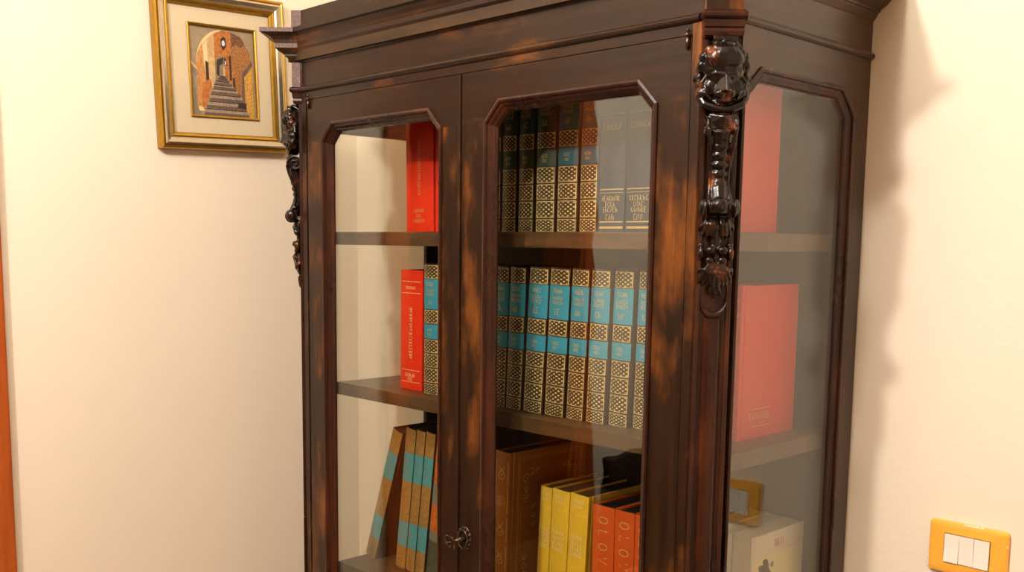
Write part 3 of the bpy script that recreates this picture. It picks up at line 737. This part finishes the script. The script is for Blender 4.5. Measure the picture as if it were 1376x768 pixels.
# brown tome with gilt cover
def tome_cover(t, w, h, d, ox):
    bm = bmesh.new(); P = lambda q: (w/2+ox+.0006, q[0], q[1])
    e0, e1 = .022, d-.012
    for k in (0, .004):
        ribbon(bm, [(e0+k,.012+k),(e1-k,.012+k),(e1-k,h-.012-k),(e0+k,h-.012-k),(e0+k,.012+k)], .0013, P)
    def spiral(cx, cz, r, turns, sgn, a0=0, w_=.0016):
        ribbon(bm, [(cx+sgn*r*(1-k/26)*math.cos(a0+k*turns*2*PI/24), cz+r*(1-k/26)*math.sin(a0+k*turns*2*PI/24)) for k in range(25)], w_, P)
    for zc, sg in ((h-.055, 1), (.055, -1)):
        for sy, cy in ((1, e0+.022), (-1, e1-.022)):
            spiral(cy, zc, .011, 1.4, sy); spiral(cy+sy*.016, zc+sg*.010, .008, 1.2, -sy, 1); spiral(cy+sy*.003, zc-sg*.020, .008, 1.2, sy, 2); spiral(cy+sy*.002, zc-sg*.036, .006, 1.2, -sy, 2); spiral(cy+sy*.030, zc+sg*.012, .006, 1.1, sy)
            for k in range(7): ribbon(bm, [(cy-sy*.004+sy*.010*math.sin(k), zc-sg*(.008+.006*k)), (cy+sy*.004, zc-sg*(.011+.006*k))], .0012, P)
    ribbon(bm, [(e0+.010,.10),(e0+.010,h-.11)], .0011, P); ribbon(bm, [(e1-.010,.10),(e1-.010,h-.11)], .0011, P)
    for k in range(3):
        spiral(e0+.045, .155+.018*k, .007, 1.2, (-1)**k)
    put('gilt_cover_ornament', bm, M['brightgold'], t, smooth='raw')
TM = []
for f0, f1 in ((.80,.935),(.615,.765),(.43,.58),(.245,.395),(.06,.21)): TM.append(('rect', f0, f1, .40, .0015))
TM += [('curl',.868,.03),('scr',.71,5,.006,0),('scr',.675,4,.009,0),('curl',.505,.032),('curl',.32,.03),('curl',.135,.03)]
book(.040, .306, .215, [(0,1,0)], ['tomebrown','tomebrown'], (.4770, .160, low), .028, 'book', 'large brown leather tome with gilt panelled spine and ornamented cover, lower shelf', None, 'darkpages', .003, TM, 'brightgold', tome_cover, -.0)
YT = [('scr',.955,5,.008,0),('scr',.92,5,.006,0),('scr',.70,5,.0085,0),('scr',.66,5,.0085,0),('scr',.62,5,.0085,0),('scr',.58,5,.0085,0),('scr',.35,2,.010,0),('scr',.30,3,.008,0),('line',.86,.45,.0004)]
for a, b, lab in ((.5785,.6075,'yellow cloth book, left of three, partly behind the brown tome'), (.6085,.6515,'yellow cloth book in the middle of the three on the lower shelf'), (.6525,.6965,'yellow cloth book, right of three, beside the orange red books')):
    book(b-a-.0008, .2600, .155, [(0,1,0)], ['yellow','yellow'], ((a+b)/2, .156, low), .045, 'book', lab, 'yellow cloth books on the lower shelf', 'darkpages', .0035, YT, 'palefoil')  # dark page edges put the shade on these tops into the colour
for a, b, n, lab in ((.7180,.7665,'OLOVT','orange red book with gilt vertical title, left of three on lower shelf'), (.7675,.8105,'OLOVT','orange red book with gilt vertical title, middle of three on lower shelf'), (.8115,.8500,'OLOVT','orange red book cut off by the right door stile, lower shelf')):
    book(b-a-.0004, .2510, .165, [(0,1,0)], ['orangered','orangered'], ((a+b)/2, .156, low), 0, 'book', lab, 'orange red books on the lower shelf', 'shadepages', .002, [('txt',.69,n,.0205,-1,.02,.0018,1.16)], 'gold', board=.0028)
# white volumes behind the side glass
def white_cover(t, w, h, d, ox):
    bm = bmesh.new(); P = lambda q: (w/2+ox+.0004, q[0], q[1])
    vs = [bm.verts.new(P(q)) for q in ((.004,.004),(d-.003,.004),(d-.003,h-.036),(.004,h-.036))]; bm.faces.new(vs)
    p = put('cover_panel', bm, M['cream'], t, smooth='raw'); p['label'] = 'cream lower panel of the cover'
    bm = bmesh.new(); P2 = lambda q: (w/2+ox+.0009, q[0], q[1]); r = random.Random(3)
    for k in range(46):
        a = r.uniform(0, 2*PI); q = r.uniform(0, 1)**.5
        cx, cz = .044+.024*q*math.cos(a), h-.068+.027*q*math.sin(a)
        vs = [bm.verts.new(P2((cx+.0065*math.cos(2*PI*j/7)*r.uniform(.6,1.1), cz+.0065*math.sin(2*PI*j/7)*r.uniform(.6,1.1)))) for j in range(7)]; bm.faces.new(vs)
    ribbon(bm, [(.040,h-.09),(.041,h-.12),(.039,.03)], .007, P2); ribbon(bm, [(.008,.030),(.05,.034),(.1,.028),(d-.006,.033)], .006, P2)
    put('tree_print', bm, M['greyprint'], t, smooth='raw')
    bm = bmesh.new(); textline(bm, [GL[c] for c in '0831'], .083, h-.020, .012, P2, 0, .0013)
    put('red_number', bm, M['redprint'], t, smooth='raw')
WT = [('scr',.10,4,.008,0)]
for a, b, ex, lab in ((.9710,1.0060,white_cover,'white book with cream panel and grey tree on its cover, nearest the side glass'), (.9350,.9700,None,'white book, second from the side glass on the lower shelf'), (.8990,.9340,None,'white book, third from the side glass, mostly behind the corner post')):
    book(b-a-.0006, .2415, .160, [(0,1,0)], ['white','white'], ((a+b)/2, .2070, low), 0, 'book', lab, 'white books on the lower shelf', 'white', .0015, WT, 'greyprint', ex, e=.0006)

# ------------------------------------------------------------------ framed picture on the left wall
PW, PH = .325, .351
pic = thing('framed_picture', 'picture of a stepped stone alley in a gold and champagne frame on left wall', 'picture', (XL_WALL, .0365, 1.7745), (math.radians(2.0), 0, 0))
def P3(u, v, d): return (d, u, v)          # u to the right along the wall, v up from the lower edge, d off the wall
def rect_sweep(prof, mats_by_face, u0, u1, v0, v1):
    bm = bmesh.new(); rings = []
    for (su, sv) in ((0,0),(1,0),(1,1),(0,1)):
        rings.append([P3((u0+o) if not su else (u1-o), (v0+o) if not sv else (v1-o), d) for o, d in prof])
    R = [[bm.verts.new(p) for p in r] for r in rings]; m = len(prof)
    for i in range(4):
        for j in range(m-1):
            f = bm.faces.new((R[i][j], R[(i+1)%4][j], R[(i+1)%4][j+1], R[i][j+1])); f.material_index = mats_by_face[j]
    return bm
prof = [(0,.0005),(0,.016),(.002,.021),(.006,.0225),(.0085,.020),(.010,.0235),(.014,.0250),(.022,.0225),(.0255,.0195),(.0265,.017),(.029,.0185),(.034,.0165),(.037,.0125),(.037,.004)]
mf = [0,0,0,0,0,1,1,1,1,0,0,0,0]
put('frame', rect_sweep(prof, mf, -PW/2, PW/2, 0, PH), [M['frame_gold'], M['frame_silver']], pic)
au0, au1, av0, av1 = -.0815, .0890, .0735, .2785
bm = bmesh.new()
R1 = [bm.verts.new(P3(u, v, .009)) for u, v in ((-PW/2+.036,.036),(PW/2-.036,.036),(PW/2-.036,PH-.036),(-PW/2+.036,PH-.036))]
R2 = [bm.verts.new(P3(u, v, .009)) for u, v in ((au0,av0),(au1,av0),(au1,av1),(au0,av1))]
R3 = [bm.verts.new(P3(u, v, .0055)) for u, v in ((au0,av0),(au1,av0),(au1,av1),(au0,av1))]
for i in range(4):
    bm.faces.new((R1[i], R1[(i+1)%4], R2[(i+1)%4], R2[i])); bm.faces.new((R2[i], R2[(i+1)%4], R3[(i+1)%4], R3[i]))
put('passepartout', bm, M['mat'], pic)
put('gilt_fillet', rect_sweep([(0,.006),(0,.0115),(.0018,.0128),(.004,.011),(.0055,.0105),(.0055,.006)], [0]*5, au0-.001, au1+.001, av0-.001, av1+.001), M['frame_gold'], pic)
# the print: flat painted areas of an arched alley
PC = {}
def pmat(n, c, var=.25, sc=140):
    PC[n] = plain('print_'+n, srgb(*c), .6, 0, var, sc); return PC[n]
names = [('surround',(150,128,100),.1,90),('sky',(226,196,146),.1,60),('palewall',(196,160,110),.22,70),('ochre',(190,130,70),.35,150),('orange',(172,104,44),.5,220),('brick',(150,98,50),.7,300),('brickdark',(104,68,44),.7,280),('stone',(150,126,104),.3,200),('stonedark',(96,78,66),.35,200),('shade',(52,36,26),.3,100),('lamp',(206,204,210),.1,60),('grey',(132,112,90),.2,90),('gold',(190,140,60),.5,260)]
pm = [pmat(*n) for n in names]; ix = {n[0]: i for i, n in enumerate(names)}
bm = bmesh.new(); lay = [0]
IW, IH = au1-au0-.009, av1-av0-.009
def poly(mat, pts):
    lay[0] += 1; d = .0060+.00005*lay[0]
    vs = [bm.verts.new(P3(au0+.0045+x*IW, av0+.0045+y*IH, d)) for x, y in pts]
    f = bm.faces.new(vs); f.material_index = ix[mat]
arch = [(.10+.43-.43*math.cos(PI*k/20), .60+.40*math.sin(PI*k/20)*.96) for k in range(21)]
poly('surround', [(0,0),(1,0),(1,1),(0,1)])
poly('sky', [(.10,.05)]+arch+[(.96,.05)])
poly('palewall', [(.22,.2),(.22,.82),(.36,.93),(.44,.97),(.44,.2)])
poly('ochre', [(.10,.10),(.10,.58),(.12,.70),(.20,.82),(.22,.50),(.30,.40),(.28,.10)])
poly('sky', [(.22,.60),(.22,.80),(.27,.85),(.27,.60)])
poly('orange', [(.38,.30),(.38,.93),(.52,.985),(.66,.97),(.66,.30)])
poly('brick', [(.64,.22),(.64,.975),(.80,.93),(.93,.76),(.97,.60),(.97,.02),(.76,.10)])
poly('brickdark', [(.65,.80),(.65,.97),(.80,.925),(.86,.86),(.80,.80),(.72,.84)])
poly('shade', [(.28,.40),(.28,.60),(.235,.62),(.235,.40)])
poly('grey', [(.38,.45),(.38,.62),(.44,.68),(.53,.70),(.55,.40),(.45,.38)])
poly('shade', [(.40,.48),(.41,.64),(.52,.68),(.50,.60),(.45,.58),(.44,.44)])
poly('palewall', [(.50,.40),(.50,.56),(.53,.58),(.53,.40)])
poly('orange', [(.54,.24),(.54,.58),(.66,.60),(.66,.24)])
poly('shade', [(.60,.42),(.60,.70),(.635,.70),(.635,.42)])
poly('shade', [(.645,.30),(.645,.45),(.68,.45),(.69,.27)])
poly('orange', [(.15,.10),(.17,.36),(.30,.42),(.32,.30),(.20,.05)])
poly('grey', [(0,.0),(0,.60),(.11,.50),(.12,.46),(.05,.42),(.08,.10),(.14,.0)])
poly('palewall', [(0,.62),(.12,.52),(.13,.48),(0,.58)])
poly('stonedark', [(.78,.10),(.80,.52),(.96,.66),(.97,.62),(.83,.48),(.82,.08)])
poly('gold', [(.83,.05),(.83,.47),(.97,.60),(.97,.0),(.88,.0)])
# steps
edge = [(.16,.90,.0),(.20,.86,.085),(.25,.82,.17),(.28,.77,.25),(.32,.70,.315),(.345,.64,.365),(.37,.60,.405),(.40,.57,.435),(.43,.54,.46)]
for (a, b, c) in range(0) or [(edge[i], edge[i+1], i) for i in range(8)]:
    poly('stone', [(a[0],a[2]),(a[1],a[2]-.01),(b[1],b[2]-.01),(b[0],b[2])])
    poly('stonedark', [(a[0]+.01,a[2]+(b[2]-a[2])*.05),(a[1]-.01,a[2]-.01),(a[1]-.02,a[2]+(b[2]-a[2])*.38),(a[0]+.03,a[2]+(b[2]-a[2])*.42)])
    poly('shade', [(b[0],b[2]-.012),(b[1]-.02,b[2]-.020),(b[1],b[2]),(b[0]+.02,b[2]+.002)])
poly('shade', [(.70,.11),(.84,.10),(.84,.17),(.72,.17)])
# lantern
poly('shade', [(.48,.80),(.48,.88),(.52,.91),(.56,.89),(.56,.80),(.52,.76)])
poly('lamp', [(.495,.81),(.495,.855),(.53,.87),(.545,.83),(.53,.80)])
poly('shade', [(.51,.60),(.525,.68),(.55,.66),(.56,.58)]); poly('lamp', [(.525,.59),(.528,.64),(.545,.63),(.55,.60)])
put('print', bm, pm, pic, smooth='raw')

# ------------------------------------------------------------------ light switch on the back wall
sw = thing('light_switch', 'orange framed light switch with three white rockers on the cream back wall', 'light switch', (1.2620, Y_BACK, 1.1080))
def sw_plate():
    bm = bmesh.new()
    def rr(x0, x1, z0, z1, r, y, n=5):
        out = []
        for cx, cz, a in ((x1-r, z1-r, 0), (x0+r, z1-r, 90), (x0+r, z0+r, 180), (x1-r, z0+r, 270)):
            for k in range(n+1): t = math.radians(a+90*k/n); out.append((cx+r*math.cos(t), y, cz+r*math.sin(t)))
        return out
    W, H = .0592, .0408
    rings = [rr(-W,W,-H,H,.006,-.0005), rr(-W,W,-H,H,.006,-.006), rr(-W+.002,W-.002,-H+.002,H-.002,.0055,-.0085), rr(-W+.006,W-.006,-H+.006,H-.006,.005,-.0095), rr(-.0352,.0352,-.0235,.0235,.0012,-.0105), rr(-.0346,.0346,-.0229,.0229,.001,-.0085), rr(-.0346,.0346,-.0229,.0229,.001,-.002)]
    sweep(bm, [[p for p in r] for r in rings], False, True)
    return bm
bm = sw_plate()
put('plate', bm, M['plate'], sw)
bm = bmesh.new(); r = random.Random(11)
for (x0, z0, x1, z1, n) in ((-.006,.0395,.022,.0396,9),(-.0585,-.036,-.0575,-.018,9),(.0562,.016,.0562,.031,5)):
    for k in range(n):
        t = (k+r.random()*.6)/n; cx, cz = x0+(x1-x0)*t, z0+(z1-z0)*t
        s = .0022*r.uniform(.5,1.2)
        ball(bm, (cx, -.0072, cz), (s*1.3, .0012, s), 7)
put('chipped_edge', bm, M['chip'], sw)['label'] = 'paint chips on the rim'
bm = BX(-.0344,.0344,-.0045,-.002,-.0227,.0227); put('module_carrier', bm, M['gap'], sw)
for i in range(3):
    x = -.0226+.0226*i
    bm = bmesh.new(); t = (.0008, -.0006, .0002)[i]
    prism(bm, [(-.0046,-.0222),(-.0125-t,-.0218),(-.0118,0),(-.0125+t,.0218),(-.0046,.0222)], x-.0110, x+.0110, 0)
    put('rocker', bm, M['rocker'], sw)

# ------------------------------------------------------------------ black chair added to make the dark shape reflected in the door glass
ch_ = thing('added_black_chair', 'black padded chair against the left wall, added for the black shape reflected in the glass', 'chair', (.03, -1.44, 0))
def rbox(x0,x1,y0,y1,z0,z1,b): return BX(x0,x1,y0,y1,z0,z1,bev=b)
put('backrest', rbox(-.24,-.18,-.22,.22,.52,.905,.025), M['black'], ch_)
put('seat', rbox(-.20,.24,-.22,.22,.42,.49,.02), M['black'], ch_)
for sx in (-.19, .21):
    for sy in (-.19, .19):
        bm = bmesh.new(); tube(bm, [(sx,sy,0),(sx,sy,.43)], .014, 10); put('leg', bm, M['black'], ch_, smooth=True)
for sy in (-.15, .15):
    bm = bmesh.new(); tube(bm, [(-.19,sy,.43),(-.21,sy,.55)], .011, 8); put('back_bracket', bm, M['black'], ch_, smooth=True)

# ------------------------------------------------------------------ light
def lamp(loc, e, r, col):
    l = bpy.data.lights.new('ceiling_lamp_light', 'POINT'); l.energy = e; l.shadow_soft_size = r; l.color = col
    o = bpy.data.objects.new('ceiling_lamp_light', l); C.objects.link(o); o.location = loc
lamp((.87, -1.75, 2.71), 112, .06, (1.0, .97, .92))
lamp((1.12, -1.02, 2.74), 45, .06, (1.0, .97, .92))
w = bpy.data.worlds.new('world'); bpy.context.scene.world = w; w.use_nodes = True
w.node_tree.nodes['Background'].inputs[0].default_value = (1.0, .93, .82, 1); w.node_tree.nodes['Background'].inputs[1].default_value = .05

# ------------------------------------------------------------------ camera
yaw, pitch, roll = .774660, -.123051, .012998
f = Vector((-math.cos(yaw)*math.cos(pitch), math.sin(yaw)*math.cos(pitch), math.sin(pitch)))
r_ = f.cross(Vector((0,0,1))).normalized(); u_ = r_.cross(f)
r2 = r_*math.cos(roll)+u_*math.sin(roll); u2 = -r_*math.sin(roll)+u_*math.cos(roll)
cam = bpy.data.cameras.new('camera'); co = bpy.data.objects.new('camera', cam); C.objects.link(co)
mw = Matrix(((r2.x,u2.x,-f.x,1.84334),(r2.y,u2.y,-f.y,-1.14899),(r2.z,u2.z,-f.z,1.56696),(0,0,0,1)))
co.matrix_world = mw
cam.sensor_width = 36; cam.sensor_fit = 'HORIZONTAL'; cam.lens = 1351.375/1376*36; cam.shift_y = (495.63-384)/1376; cam.clip_start = .05
sc = bpy.context.scene; sc.camera = co
sc.view_settings.view_transform = 'Standard'; sc.view_settings.look = 'None'; sc.view_settings.gamma = 1; sc.view_settings.exposure = 0
sc.view_settings.use_curve_mapping = False
try:
    sc.cycles.max_bounces = 10; sc.cycles.transparent_max_bounces = 16; sc.cycles.glossy_bounces = 5; sc.cycles.diffuse_bounces = 4
    sc.cycles.use_denoising = True; sc.cycles.sample_clamp_indirect = 6; sc.cycles.caustics_reflective = False
except Exception: pass
